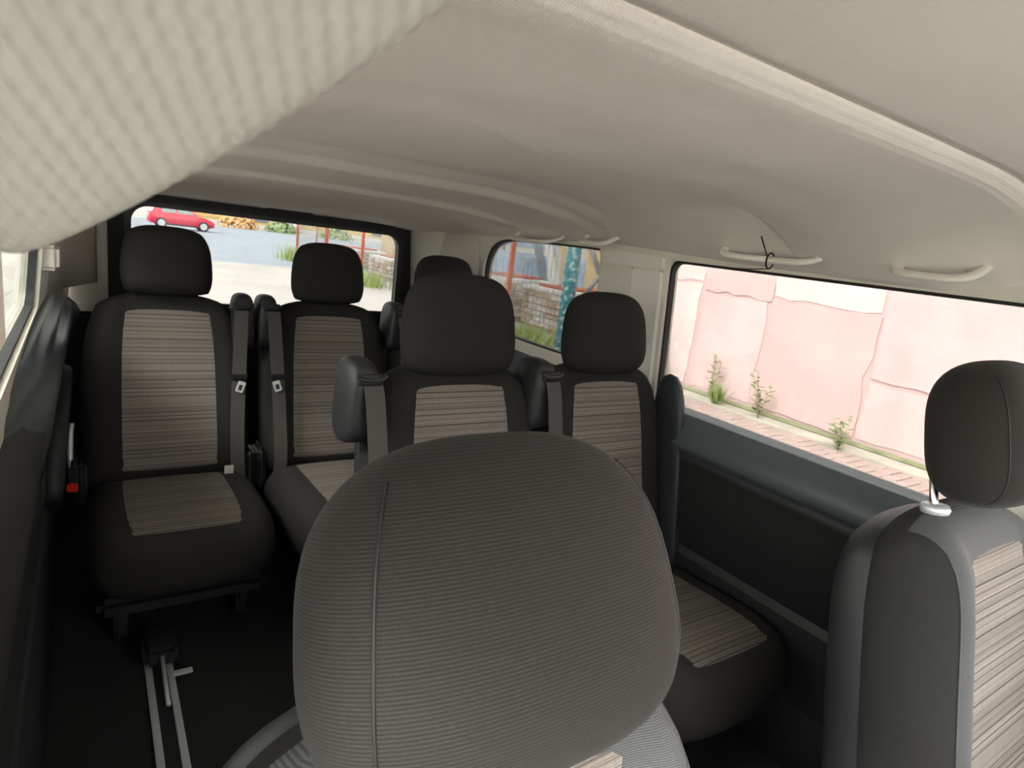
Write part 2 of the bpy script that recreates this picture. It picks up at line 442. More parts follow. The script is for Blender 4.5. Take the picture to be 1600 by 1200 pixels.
# --- rear wall / tailgate
YT = 2.85
def rear_fn(x, z): return Vector((x, YT - .05*(1.2-z)*0, z))
t_out = rrect(-.705, .755, .72, 1.262, (.06, .06, .10, .10))
t_in = rrect(-.622, .652, .78, 1.212, (.07, .07, .075, .075))
tail = struct(obj('wall_rear', plate([[(-1.0, FLOOR), (.9, FLOOR), (.9, 1.36), (-1.0, 1.36)], rrect(-.66, .70, .74, 1.23, .08)], lambda x, z: Vector((x, YT+.03, z)), Vector((0, .03, 0))), M['beige']), 'tailgate inner panel')
w3 = struct(empty('window_3'), 'tailgate window with wide black surround')
obj('surround', ring(t_out, t_in, lambda x, z: Vector((x, YT, z)), Vector((0, .05, 0))), M['black'], w3)
obj('pane', plate([t_in], lambda x, z: Vector((x, YT+.04, z)), Vector((0, .004, 0))), M['glass_dim'], w3)
obj('inner_bevel', ring(rrect(-.645, .675, .765, 1.226, .08), rrect(-.617, .647, .788, 1.206, .07), lambda x, z: Vector((x, YT-.006, z)), Vector((0, .02, 0))), M['slate'], w3)
obj('lower_panel', box_me((-.05, YT+.01, .345), (1.72, .05, .76), .02), M['dark'], tail)
bl = tag(empty('brake_light', (.05, YT-.03, 1.262)), 'black high brake light housing centred over tailgate window', 'brake light')
obj('housing', box_me((0, 0, 0), (.22, .05, .022), .006), M['black'], bl)
obj('cover_lip', box_me((-.13, -.005, .006), (.05, .05, .008), .002), M['beige_lt'], bl)
# pale strip on the tailgate edge, left and right
for nm, xs in (('edge_strip', (-.745, -.71)), ('edge_strip', (.76, .80))):
    obj(nm, box_me(((xs[0]+xs[1])/2, YT-.01, 1.05), (xs[1]-xs[0], .06, .44), .012), M['beige_lt'], tail)
# --- left rear corner: D pillar panel, box on the pillar, shoulder trim, wheel arch
V = [Vector(p) for p in ((-.915, 1.95, .86), (-.90, 2.25, .86), (-.86, 2.55, .86), (-.74, 2.84, .86), (-.90, 1.95, 1.27), (-.885, 2.25, 1.27), (-.845, 2.55, 1.27), (-.735, 2.84, 1.27))]
dp = obj('rear_pillar_cover', mesh(V, [(0, 1, 5, 4), (1, 2, 6, 5), (2, 3, 7, 6)]), M['beige'], wall_l); solid(dp, .02, -1)
bx = tag(empty('blind_box', (-.886, 1.96, 1.03)), 'small pale box on the rear pillar beside the left window', 'box')
obj('cover', box_me((0, .05, 0), (.07, .13, .078), .012, 3), M['beige_lt'], bx)
obj('end_cap', box_me((-.03, -.02, -.01), (.02, .02, .10), .004), M['black'], bx)
# shoulder shelf (slate) with two raised creases
sh = []
NY = 14
prof = [(.0, .875), (.028, .873), (.040, .858), (.042, .838), (.056, .832), (.061, .81), (.062, .78), (.077, .772), (.082, .74), (.075, .68), (.055, .60), (.02, .50)]
for i in range(NY+1):
    y = -.2 + 3.0*i/NY
    for dx, z in prof:
        f_ = max(0, min(1, (y-.75)/.6)); k = f_*f_*(3-2*f_)*(1+.2*max(0, (y-1.5)/1.3))
        sh.append((-.93+dx*k + .0, y, z - .03*max(0, (1.5-y))))
np_ = len(prof)
q = obj('shoulder_trim', mesh(sh, [(i*np_+k, i*np_+k+1, (i+1)*np_+k+1, (i+1)*np_+k) for i in range(NY) for k in range(np_-1)]), M['ledge'], wall_l); solid(q, .012, -1)
arc = [(-.885+.03*math.sin(a), 1.95-.33*math.cos(a), .30+.37*math.sin(a)) for a in [R(8+164*i/20) for i in range(21)]]
obj('wheel_arch_rim', tube_me(arc, .02, 10, flat=(.03, .02, (1, 0, 0))), M['black'], wall_l)
arc2 = [(-.90+.03*math.sin(a), 1.95-.27*math.cos(a), .28+.30*math.sin(a)) for a in [R(8+164*i/20) for i in range(21)]]
obj('wheel_arch_rim', tube_me(arc2, .02, 10, flat=(.025, .028, (1, 0, 0))), M['slate'], wall_l)
tr = tag(empty('cup_tray', (-.905, 1.46, .50)), 'slate plastic tray with chrome latch on the left rear side trim', 'tray')
obj('tray_body', box_me((.0, 0, .02), (.036, .20, .20), .012, 3), M['slate'], tr)
obj('recess', box_me((.015, .02, .06), (.008, .10, .07), .003), M['black'], tr)
obj('latch', box_me((.018, .01, -.005), (.010, .075, .016), .003), M['chrome'], tr)
# rear right corner post between tailgate and quarter window
V = [Vector(p) for p in ((.80, 2.18, .80), (.79, 2.5, .80), (.775, 2.84, .80), (.772, 2.18, 1.28), (.765, 2.5, 1.27), (.755, 2.84, 1.25))]
dp = obj('rear_pillar_cover', mesh(V, [(0, 3, 4, 1), (1, 4, 5, 2)]), M['beige'], wall_r); solid(dp, .015, 1)

# --- cab: firewall, dashboard, windscreen (behind the viewpoint)
fwall = struct(obj('wall_front', box_me((-.05, -1.72, .35), (1.9, .05, .85)), M['dark']), 'firewall below the windscreen')
dash = tag(empty('dashboard', (-.05, -1.2, .0)), 'charcoal dashboard below the windscreen', 'dashboard')
obj('top_pad', pillow(1.62, .62, .16, .1, .1, 8, N=16), M['dark'], dash, mw=Matrix.Translation((0, -.16, .74)) @ Matrix.Rotation(R(-90), 4, 'X'))
obj('lower_pad', box_me((0, -.1, .45), (1.6, .5, .5), .06, 3), M['dark'], dash)
w7 = struct(empty('window_7'), 'windscreen')
obj('pane', mesh([(-.9, -1.70, .80), (.8, -1.70, .80), (.72, -.84, 1.37), (-.82, -.84, 1.37)], [(0, 1, 2, 3)], False), M['glass_clear'], w7)
for k, (a, b) in enumerate((((-.93, -1.72, .78), (-.86, -.84, 1.34)), ((.83, -1.72, .78), (.76, -.84, 1.34)))):
    struct(obj('trim_%d' % (k+1), tube_me([a, ((a[0]+b[0])/2, (a[1]+b[1])/2, (a[2]+b[2])/2+.02), b], .04, 8), M['dark']), 'windscreen pillar cover')

bon = tag(empty('bounce_bonnet', (-.05, -1.75, .70)), 'unseen pale van bonnet added to bounce light onto the ceiling', 'bonnet')  # out of view; added to throw sky light up onto the headliner
obj('bounce_panel', pillow(1.66, .85, .10, .5, .1, 8, N=16), mat('bounce_white_paint', (.7, .7, .69), .35), bon, mw=Matrix.Translation((0, -.42, -.02)) @ Matrix.Rotation(R(-82), 4, 'X'))
# --- sun visor close to the viewpoint: a knit covered panel tilted down from its hinge
E1 = CAM + Vector((.060, .147, .050)); E2 = CAM + Vector((-.0234, .2604, -.0228)); Q = CAM + Vector((-.013, .168, .033))
ax = (E2-E1).normalized(); nn = (Q-E1).cross(E2-E1).normalized()
if nn.dot(CAM-E1) < 0: nn = -nn
bx_ = nn.cross(ax)
if bx_.dot(Q-E1) > 0: bx_ = -bx_       # points out over the edge, away from the panel
L = (E2-E1).length
vis = tag(empty('sun_visor'), 'pale knit-covered sun visor hanging in the upper left foreground', 'visor')
vis.matrix_world = Matrix((ax, bx_, nn)).transposed().to_4x4() @ Matrix()
vis.matrix_world.translation = E1
vis.location = E1
def visor_me():
    bm = bmesh.new(); out = []
    x0, x1, y0 = -.16, L+.015, -.078
    top = []
    for i in range(41):
        x = x0+(x1-x0)*i/40; t = min(1.2, abs(x-L/2)/(L/2+.09))
        top.append((x, .019-.026*t**2.2))
    out = [(x0, y0)] + [(x, y) for x, y in top] + [(x1, y0)]
    NB = 24; V = []; F = []
    for sgn in (1, -1):
        for i in range(41):
            for j in range(NB+1):
                s = math.sin(math.pi/2*(-1+2*j/NB)); yy = (y0+top[i][1])/2 + (top[i][1]-y0)/2*s
                e = (1-abs(s)**10)*(1-abs((top[i][0]-(x0+x1)/2)/((x1-x0)/2))**14)
                V.append((top[i][0], yy, sgn*.009*max(0, e)**.5 - .009))
    n = NB+1
    for s in (0, 1):
        o = s*41*n
        for i in range(40):
            for j in range(NB):
                f = (o+i*n+j, o+(i+1)*n+j, o+(i+1)*n+j+1, o+i*n+j+1); F.append(f if s == 0 else f[::-1])
    me = mesh(V, F); b2 = bmesh.new(); b2.from_mesh(me); bmesh.ops.remove_doubles(b2, verts=b2.verts, dist=1e-5); bmesh.ops.recalc_face_normals(b2, faces=b2.faces); b2.to_mesh(me); b2.free()
    for p in me.polygons: p.use_smooth = True
    return me
obj('visor_panel', visor_me(), M['visor'], vis)
obj('hinge_rod', tube_me([(-.15, -.078, -.009), (L-.01, -.078, -.009), (L+.004, -.086, -.009)], .004, 8), M['beige_lt'], vis)

# ================================================================ SEATS
def T(x, y, z): return Matrix.Translation((x, y, z))
def RX(a): return Matrix.Rotation(R(a), 4, 'X')
def rear_seat(x, y, label, belt=-1, wall=0, tongue=True, low=0, group='rear passenger seats', buckle=False, big=1.0, gxo=.24):
    s = tag(empty('passenger_seat', (x, y, FLOOR)), label, 'seat', group)
    H = dict(w=.29, h=.238, t=.13, kt=.62, kb=.42, n=4, bol=0, taper=.10, tz=.15, crown=.01, back=1)
    B = dict(w=.53, h=.68, t=.135, kt=.55, kb=.10, n=7, bol=.020, taper=.07, tz=.05, crown=0, back=.9)
    C_ = dict(w=.53, h=.60, t=.215, kt=.28, kb=.55, n=6, bol=.014, taper=0, tz=0, crown=.008, back=1)
    z0 = -FLOOR
    hm = T(0, -.02, z0+1.04+low) @ RX(-8) @ Matrix.Diagonal((big, big, big, 1))
    obj('headrest', cached('rh', lambda: pillow(N=24, **H)), M['fabric_plain'], s, mw=hm)
    for k in (-1, 1):
        obj('headrest_post', cached('rpost', lambda: tube_me([(0, 0, -.07), (0, 0, .07)], .006, 8)), M['chrome'], s, mw=T(k*.065, .005, z0+.925) @ RX(-12))
        obj('post_bezel', cached('rbez', lambda: box_me((0, 0, 0), (.045, .04, .012), .004)), M['dark'], s, mw=T(k*.065, .0, z0+.928))
    bm_ = T(0, -.065, z0+.595) @ RX(-13)
    b = obj('backrest', cached('rb', lambda: pillow(**B)), M['fabric_plain'], s, mw=bm_)
    obj('backrest_panel', cached('rbp', lambda: pillow_panel(-.60, .60, -.93, .90, B)), M['plaid'], b)
    obj('back_shell', cached('rsh', lambda: pillow(.50, .64, .08, .5, .1, 8, N=14)), M['dark'], s, mw=bm_ @ T(0, .055, -.01))
    cm = T(0, -.44, z0+.225) @ RX(-93) 
    c = obj('cushion', cached('rc', lambda: pillow(**C_)), M['fabric_plain'], s, mw=cm)
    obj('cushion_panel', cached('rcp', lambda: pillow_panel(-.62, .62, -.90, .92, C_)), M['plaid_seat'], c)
    obj('cushion_pan', cached('rcpan', lambda: box_me((0, 0, 0), (.46, .50, .06), .02)), M['black'], s, mw=T(0, -.40, z0+.10))
    for k in (-1, 1):
        obj('leg', cached('rleg%d' % k, lambda: box_me((0, 0, 0), (.035, .42, .16), .01)), M['black'], s, mw=T(k*.17, -.36, z0+.02))
        obj('recliner_cover', cached('rrec', lambda: box_me((0, 0, 0), (.035, .12, .16), .015, 3)), M['dark'], s, mw=T(k*.262, -.13, z0+.30))
    if belt:
        k = belt
        gx = k*gxo
        bg = obj('belt_guide', cached('rbg%d' % k, lambda: guide_me(k)), M['dark'], s, mw=T(gx, -.055, z0+.845))
        obj('guide_slot', cached('rslot', lambda: pillow(.062, .03, .016, .3, .3, 4, N=8)), M['black'], bg, mw=T(-k*.008, -.060, .062))
        obj('guide_lip', cached('rlip', lambda: tube_me(spline([(-.036, 0, .0), (-.02, -.004, -.008), (.02, -.004, -.008), (.036, 0, .0)], 5), .0045, 8)), M['dark'], bg, mw=T(-k*.008, -.066, .072))
        x0 = gx - k*.012
        P = spline([(x0, -.105, z0+.912), (x0-k*.004, -.132, z0+.86), (x0-k*.012, -.165, z0+.70), (x0-k*.020, -.20, z0+.52), (x0-k*.022, -.235, z0+.36), (x0-k*.012, -.24, z0+.24)], 6)
        be = obj('belt', ribbon_me(P, .047, .002), M['belt'], s)
        if tongue:
            tg = obj('belt_stop', cached('rstop', lambda: box_me((0, 0, 0), (.058, .012, .02), .004)), M['black'], be, mw=T(x0-k*.014, -.178, z0+.66))
            tl = obj('belt_tongue', cached('rton', lambda: ring(rrect(-.013, .013, -.04, .0, .004, 3), rrect(-.007, .007, -.033, -.012, .002, 3), lambda a, b: Vector((a, 0, b)), Vector((0, .004, 0)))), M['white_metal'], be, mw=T(x0-k*.004, -.190, z0+.645) @ Matrix.Rotation(R(18*k), 4, 'Y'))
            if k > 0: obj('belt_label', cached('rlab', lambda: box_me((0, 0, 0), (.03, .002, .055), .0008)), M['white_tag'], be, mw=T(x0-k*.055, -.262, z0+.33))
    if wall:
        obj('side_shell', cached('rside', lambda: pillow(.035, .70, .12, .3, .1, 6, N=14)), M['slate'], s, mw=T(wall*.245, -.155, z0+.56) @ RX(-10))
    if buckle:
        bs = obj('buckle_stalk', tube_me(spline([(buckle*.28, -.15, z0+.20), (buckle*.283, -.19, z0+.31), (buckle*.28, -.22, z0+.40)], 5), .008, 8), M['black'], s)
        obj('buckle', box_me((buckle*.28, -.215, z0+.345), (.025, .035, .07), .006), M['black'], bs)
        obj('release_button', box_me((buckle*.285, -.240, z0+.318), (.030, .016, .028), .004), M['red_plastic'], bs)
        obj('recliner_lever', tube_me(spline([(buckle*.285, -.13, z0+.50), (buckle*.29, -.16, z0+.42), (buckle*.29, -.19, z0+.34)], 5), .009, 8), M['alu'], s)
    return s
def guide_me(k):
    me = pillow(.088, .205, .125, .50, .20, 6, N=16, taper=.22, back=1.3)
    return me

ROW3, ROW2 = 2.075, .995
rear_seat(-.548, ROW3, 'rear row seat nearest the aisle, plaid backrest fully in view', belt=1, buckle=-1)
rear_seat(.015, ROW3, 'middle seat of the rear row, in shade below the fence view', belt=-1)
rear_seat(.535, ROW3, 'rear row seat by the quarter window, mostly hidden behind another headrest', belt=-1)
rear_seat(.025, ROW2, 'bright plaid seat directly behind the large foreground headrest', belt=-1, tongue=False, low=-.014, big=1.12, gxo=.278)
rear_seat(.535, ROW2, 'seat beside the wide side window, in front of the pale pillar', belt=-1, wall=1, tongue=False, low=-.022, big=1.05, gxo=.268)

def front_seat(x, y, label, top, lean, hang):
    s = tag(empty('front_seat', (x, y, FLOOR)), label, 'seat', 'front cab seats'); z0 = -FLOOR
    H = dict(w=.318, h=.252, t=.155, kt=.80, kb=.62, n=3.4, bol=0, taper=.08, tz=.2, crown=.012, back=1)
    B = dict(w=.52, h=.74, t=.17, kt=.50, kb=.10, n=7, bol=.030, taper=.14, tz=.05, crown=0, back=.9)
    C_ = dict(w=.54, h=.56, t=.17, kt=.28, kb=.45, n=6, bol=.016, taper=0, tz=0, crown=.006, back=1)
    h = obj('headrest', cached('fh', lambda: pillow(N=36, **H)), M['fabric'], s, mw=T(0, 0, z0+top-.124) @ RX(lean))
    obj('seam', cached('fhs', lambda: pillow_seam(-.79, -.96, .86, H, .0011, dp=-.07)), M['black'], h)
    obj('seam', cached('fhs2', lambda: pillow_seam(.82, -.96, .86, H, .0011, dp=.07)), M['black'], h)
    bt = z0+hang
    for k in (-1, 1):
        obj('headrest_post', cached('fpost', lambda: tube_me([(0, 0, -.10), (0, 0, .08)], .007, 10)), M['chrome'], s, mw=T(k*.085, .03, bt+.01) @ RX(-14))
        obj('post_bezel', cached('fbez', lambda: tube_me([(0, 0, -.012), (0, 0, .0), (0, 0, .006), (0, 0, .008)], [.021, .024, .021, .014], 18)), M['alu'], s, mw=T(k*.085, .025, bt-.002) @ RX(-8))
    bmx = T(0, -.050, bt-.365) @ RX(-13)
    b = obj('backrest', cached('fb', lambda: two_tone(pillow(N=40, **B), 40, lambda a, b: abs(a) > .87, (M['fabric_grey'], M['fabric_side']))), None, s, mw=bmx)
    obj('backrest_panel', cached('fbp', lambda: pillow_panel(-.55, .55, -.93, .93, B)), M['plaid'], b)
    for k in (-1, 1):
        obj('seam', cached('fbs%d' % k, lambda: pillow_seam(k*.8526, -.97, .93, B, .0014)), M['fabric_grey'], b)
    obj('back_shell', cached('fsh', lambda: pillow(.51, .72, .12, .5, .1, 8, N=18, taper=.14)), M['dark'], s, mw=bmx @ T(0, .065, -.012))
    c = obj('cushion', cached('fc', lambda: pillow(**C_)), M['fabric_grey'], s, mw=T(0, -.44, z0+.26) @ RX(-95))
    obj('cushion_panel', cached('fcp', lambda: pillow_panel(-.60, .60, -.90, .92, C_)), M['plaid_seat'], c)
    obj('seat_base', cached('fbase', lambda: box_me((0, 0, 0), (.46, .48, .24), .03)), M['black'], s, mw=T(0, -.40, z0+.06))
    return s
front_seat(-.515, -.085, 'front passenger seat with large charcoal ribbed headrest filling the foreground', 1.108, -22, .900)
front_seat(.535, -.05, 'driver seat at the right edge with light falling on its grey backrest', 1.160, -14, .895)

# floor rails in the aisle
def rail(x, y0, y1):
    e = tag(empty('floor_rail', (x, 0, FLOOR)), 'bright aluminium floor rails in front of the rear aisle seat', 'rail')
    for k in (-1, 1):
        obj('rail_lip', box_me((k*.026, (y0+y1)/2, .004), (.018, y1-y0, .008), .002), M['alu'], e)
    obj('channel', box_me((0, (y0+y1)/2, .001), (.034, y1-y0, .003)), M['black'], e)
    return e
rail(-.632, .30, 1.45)
lk = tag(empty('seat_latch', (-.625, 1.30, FLOOR)), 'dark metal latch bar on the aisle floor rails', 'latch')
obj('latch_body', box_me((0, .08, .045), (.085, .12, .06), .012), M['black'], lk)
obj('latch_bar', tube_me([(0, .02, .05), (0, -.08, .03), (0, -.15, .022)], .006, 8), M['alu'], lk)
obj('latch_tab', box_me((.045, -.04, .03), (.05, .02, .008), .002), M['alu'], lk)

# grab handles on the cornice
def ceil_z(x, y): return lerp_key(BASE, y) - lerp_key(CAMB, y)*abs(x+.05)**lerp_key(CEXP, y)
def handle(yc, ln, label, z, grp='ceiling grab handles', hook=False):
    x = .725
    e = tag(empty('grab_handle', (x, yc, z)), label, 'handle', grp)
    h = ln/2
    pts = [(.02, -h, .012), (-.02, -h*.95, -.010), (-.042, -h*.68, -.022), (-.046, 0, -.024), (-.042, h*.68, -.022), (-.02, h*.95, -.010), (.02, h, .012)]
    obj('grip', tube_me(spline(pts, 6), .01, 10, flat=(.008, .013, (0, 0, 1))), M['beige_lt'], e)
    for k in (-1, 1):
        obj('mount', pillow(.05, .03, .03, .4, .4, 4, N=8), M['beige'], e, mw=T(.02, k*h*.72, .008) @ Matrix.Rotation(R(90), 4, 'Z'))
    return e
handle(1.66, .30, 'grab handle above the rear quarter window', 1.292)
handle(1.275, .15, 'short handle above the pale pillar', 1.308)
h3 = handle(.59, .29, 'grab handle with black cable tie above the wide side window', 1.315)
handle(.185, .16, 'grab handle above the wide side window near the driver headrest', 1.316)
ct = tag(empty('cable_tie', (.725, .56, 1.313)), 'black cable tie looped round a grab handle', 'cable tie')
lp = [(-.046+.016*math.cos(a), .0, -.024+.02*math.sin(a)) for a in [2*math.pi*i/14 for i in range(14)]]
obj('loop', tube_me(lp, .0022, 6, closed=True), M['black'], ct)
obj('tail', tube_me(spline([(-.06, 0, -.015), (-.07, .012, .015), (-.075, .02, .034)], 4), .002, 6), M['black'], ct)
obj('tail', tube_me(spline([(-.046, 0, -.044), (-.05, .05, -.05), (-.06, .11, -.054)], 4), .0014, 6), M['black'], ct)

# ================================================================ OUTSIDE
GZ = -.56
M['concrete'] = mat('apron_concrete', (.42, .40, .37), .9, vary=.12, vscale=.6)
M['asphalt'] = mat('road_asphalt', (.27, .31, .35), .85, vary=.10, vscale=.4)
M['pink'] = mat('pink_wall_render', (.65, .48, .465), .9, vary=.10, vscale=1.2)
M['pink2'] = mat('pale_pink_render', (.74, .62, .59), .9, vary=.06, vscale=1.5)
M['pink3'] = mat('rose_render', (.68, .52, .51), .9, vary=.10, vscale=2)
M['kerb'] = mat('kerb_concrete', (.52, .50, .42), .9, vary=.15, vscale=3)
M['moss'] = mat('moss_strip', (.33, .35, .20), .95, vary=.2, vscale=6)
M['paver'] = mat('paver_block', (.48, .38, .34), .9, vary=.12, vscale=4)
M['joint'] = mat('paver_joint', (.26, .20, .17), .95)
M['rust'] = mat('rust_red_paint', (.42, .10, .05), .7, vary=.3, vscale=12)
M['wire'] = mat('galvanised_wire', (.30, .32, .34), .5, .5)
M['leaf'] = mat('weed_leaf', (.24, .33, .13), .7)
M['leaf2'] = mat('bright_grass', (.30, .38, .13), .7)
M['leafdry'] = mat('dry_stem', (.42, .40, .26), .8)
M['brace'] = mat('grey_steel', (.22, .23, .24), .5, .4)
M['stone'] = [mat('stone_%d' % i, c, .9, vary=.2, vscale=9) for i, c in enumerate(((.42, .33, .22), (.50, .44, .36), (.36, .27, .17), (.55, .52, .47), (.45, .36, .28)))]
M['white'] = mat('white_sheet', (.62, .61, .58), .8, vary=.08, vscale=5)
M['blue'] = mat('blue_tarp', (.16, .25, .48), .7, vary=.2, vscale=4)
M['pblue'] = mat('pale_blue_sheet', (.38, .48, .60), .7, vary=.15, vscale=4)
M['wood'] = mat('plank_wood', (.48, .38, .22), .85, vary=.15, vscale=8)
M['greyp'] = mat('grey_paint', (.16, .19, .23), .6)
M['yellow'] = mat('yellow_render', (.62, .48, .20), .9, vary=.1, vscale=1)
M['orange'] = mat('orange_blossom', (.66, .40, .15), .8, vary=.3, vscale=8)
M['red_car'] = mat('red_car_paint', (.60, .02, .06), .3, coat=.6)
M['white_car'] = mat('white_car_paint', (.62, .64, .66), .35, coat=.5)
M['car_glass'] = mat('car_window', (.25, .33, .30), .1)
M['tyre'] = mat('tyre', (.03, .03, .035), .8)
# teal post with pale flakes
m_, n_, l_, b_ = nt('teal_flaked_paint')
tc_ = n_.new('ShaderNodeTexCoord'); no_ = n_.new('ShaderNodeTexNoise'); no_.inputs['Scale'].default_value = 16; no_.inputs['Detail'].default_value = 1
mr_ = n_.new('ShaderNodeMapRange'); mr_.inputs['From Min'].default_value = .56; mr_.inputs['From Max'].default_value = .6
l_.new(tc_.outputs['Object'], no_.inputs['Vector']); l_.new(no_.outputs[0], mr_.inputs['Value'])
l_.new(mixc(n_, l_, mr_.outputs[0], (.05, .21, .25), (.35, .48, .48)), b_.inputs['Base Color']); b_.inputs['Roughness'].default_value = .6
M['teal'] = m_

def gplane(name, x0, x1, y0, y1, z, mt, label):
    o = obj(name, mesh([(x0, y0, z), (x1, y0, z), (x1, y1, z), (x0, y1, z)], [(0, 1, 2, 3)], False), mt); struct(o, label); return o
gplane('ground', -120, 160, -60, 22.3, GZ, M['concrete'], 'pale concrete yard around the van')
gplane('road', -120, 160, 22.3, 62, GZ-.02, M['asphalt'], 'blue grey asphalt street beyond the yard')
gplane('ground_verge', -120, 160, 62, 200, GZ, M['concrete'], 'ground beyond the street')

# pink wall with render fields, ledge and moss at its foot
XW = 6.5
pw = struct(obj('boundary_wall', box_me((XW+.15, -.5, GZ+1.7), (.3, 15, 3.4)), M['pink']), 'tall pink rendered boundary wall beside the van')
def field(y0, y1, z0, z1, mt, t=.02):
    V = []; rnd = random.Random(int(y0*100+z0*10))
    pts = []
    for (a, b, c, d) in ((y0, z0, y1, z0), (y1, z0, y1, z1), (y1, z1, y0, z1), (y0, z1, y0, z0)):
        for i in range(6):
            f = i/6; pts.append((a+(c-a)*f+rnd.uniform(-.035, .035), b+(d-b)*f+rnd.uniform(-.03, .03)))
    o = obj('render_field', plate([pts], lambda y, z: Vector((XW-t, y, z)), Vector((t+.01, 0, 0))), mt, pw); return o
cols = [(-7.9, -4.4, .25), (-4.4, -2.2, .3), (-2.2, .2, .22), (.2, 1.55, .30), (1.55, 3.0, .22), (3.0, 4.4, .95), (4.4, 5.5, .90), (5.5, 6.95, 1.0)]
for i, (a, b, zs) in enumerate(cols):
    field(a+.03, b-.03, GZ+.12, zs, (M['pink3'], M['pink'], M['pink3'], M['pink2'])[i % 4], .012+.008*(i % 2))
    field(a+.02, b-.02, zs+.05, GZ+3.3, (M['pink2'], M['pink3'], M['pink2'], M['pink'])[(i*3+1) % 4], .012+.008*((i+1) % 2))
struct(obj('kerb', box_me((XW-.19, -.5, GZ+.02), (.38, 15, .06), .01), M['kerb']), 'pale ledge along the foot of the pink wall')
struct(obj('moss_strip', box_me((XW-.05, -.5, GZ+.065), (.08, 15, .05), .02), M['moss']), 'mossy line where wall meets ledge')
# pavers: herringbone
pav = struct(obj('pavement', mesh([(4.2, -3, GZ+.004), (XW-.38, -3, GZ+.004), (XW-.38, 7.6, GZ+.004), (4.2, 7.6, GZ+.004)], [(0, 1, 2, 3)], False), M['joint']), 'block paved walk in front of the pink wall')
bl_, bw_ = .25, .125
def paver_mesh(sx_, sy_):
    return box_me((0, 0, 0), (sx_-.016, sy_-.016, .05), .006, 1)
pm = (paver_mesh(bl_, bw_), paver_mesh(bw_, bl_))
rest = bmesh.new()
cand = []
for b in range(-26, 62):
    for a in range(-12, 24):
        # standard herringbone: horizontal block at (4a + b, b), vertical block beside it at (4a + b + 2, b)
        gx = 4*a + b; gy = b
        cand.append((4.2+(gx+1)*bw_, (gy+.5)*bw_, 0)); cand.append((4.2+(gx+2.5)*bw_, (gy+0)*bw_, 1))
vis_ = [(x, y, k) for x, y, k in cand if 4.3 < x < XW-.42 and -2.8 < y < 7.4]
vis_.sort(key=lambda t: abs(t[1]-2.6)+2.2*abs(t[0]-5.9))
for i, (x, y, k) in enumerate(vis_):
    if i < 300:
        o = obj('paver', pm[k], M['paver'], pav, loc=(x, y, GZ+.012+random.uniform(-.003, .003)))
    else:
        add_box(rest, (x, y, GZ+.012), ((bl_, bw_)[k]-.016, (bw_, bl_)[k]-.016, .05))
o = obj('paver_rest', bm_mesh(rest), M['paver'], pav); o['kind'] = 'stuff'

# weeds
def weed(x, y, h, nb, spread, label, kind, zbase=None):
    rnd = random.Random(int(x*1000+y*77)); zb = GZ+.02 if zbase is None else zbase
    e = tag(empty('weed', (x, y, zb)), label, 'plant', 'weeds along the pink wall')
    V = []; F = []; SV = []
    def leaf(p, d, ln, wd):
        side = d.cross(Vector((0, 0, 1))).normalized()*wd; i = len(V)
        mid = p + d*ln*.5 + Vector((0, 0, .02*ln)); tip = p + d*ln
        V.extend([p, mid+side, tip, mid-side]); F.append((i, i+1, i+2, i+3))
    stems = bmesh.new(); tubes = []
    for k in range(nb):
        a = rnd.uniform(0, 6.28); s = rnd.uniform(.3, 1)*spread; hh = h*rnd.uniform(.5, 1)
        d = Vector((math.cos(a)*s, math.sin(a)*s, hh))
        if kind == 'grass':
            leaf(Vector((rnd.uniform(-.05, .05), rnd.uniform(-.05, .05), 0)), d.normalized(), d.length, .012)
        else:
            tubes.append([Vector(), d*.5+Vector((0, 0, .03)), d])
            for q in range(7):
                f = .25+.75*q/6; b = rnd.uniform(0, 6.28)
                leaf(d*f, Vector((math.cos(b), math.sin(b), rnd.uniform(-.1, .5))).normalized(), rnd.uniform(.06, .13)*(h/.5)**.5, .028)
    obj('leaves', mesh(V, F, False), M['leaf2'] if kind == 'grass' else M['leaf'], e)
    for t in tubes[:6]: obj('stem', tube_me(t, .005, 5), M['leafdry'], e)
    return e
weed(6.2, 4.70, .36, 70, .18, 'bright green grass tuft at the foot of the pink wall', 'grass')
weed(6.33, 4.90, .75, 5, .10, 'tall dry stalks rising behind the green grass tuft', 'leafy')
weed(6.2, 4.05, .62, 7, .2, 'loose leafy weed right of the grass tuft by the wall', 'leafy')
weed(6.1, 2.94, .42, 8, .16, 'lone small leafy weed on the paving near the driver headrest', 'leafy')
weed(6.2, 5.95, .50, 12, .18, 'leafy weed at the window edge beside the pale pillar', 'leafy')

# wire fence with rusty posts
XF = 6.55
fe = tag(empty('wire_fence', (XF, 18, GZ)), 'welded wire fence on rusty red posts along the yard', 'fence')
py = [8.6, 10.6, 13.2, 16.0, 19.3, 23.0, 27.0]
for y in py:
    obj('post', cached('fpost2', lambda: box_me((0, 0, 1.15), (.09, .09, 2.3), .008)), M['rust'], fe, loc=(0, y-18, 0))
for y in (24.2, 25.3):
    obj('post', cached('fpost3', lambda: box_me((0, 0, 1.1), (.05, .05, 2.2), .005)), M['rust'], fe, loc=(.3, y-18, 0))
for a, b in zip(py, py[1:]):
    bm = bmesh.new(); n = int((b-a)/.15)
    for i in range(1, n): add_box(bm, (0, a+(b-a)*i/n-18, 1.05), (.011, .011, 2.0))
    for k in range(14): add_box(bm, (.006, (a+b)/2-18, .06+k*.152), (.011, b-a, .011))
    o = obj('wire_mesh', bm_mesh(bm), M['wire'], fe)
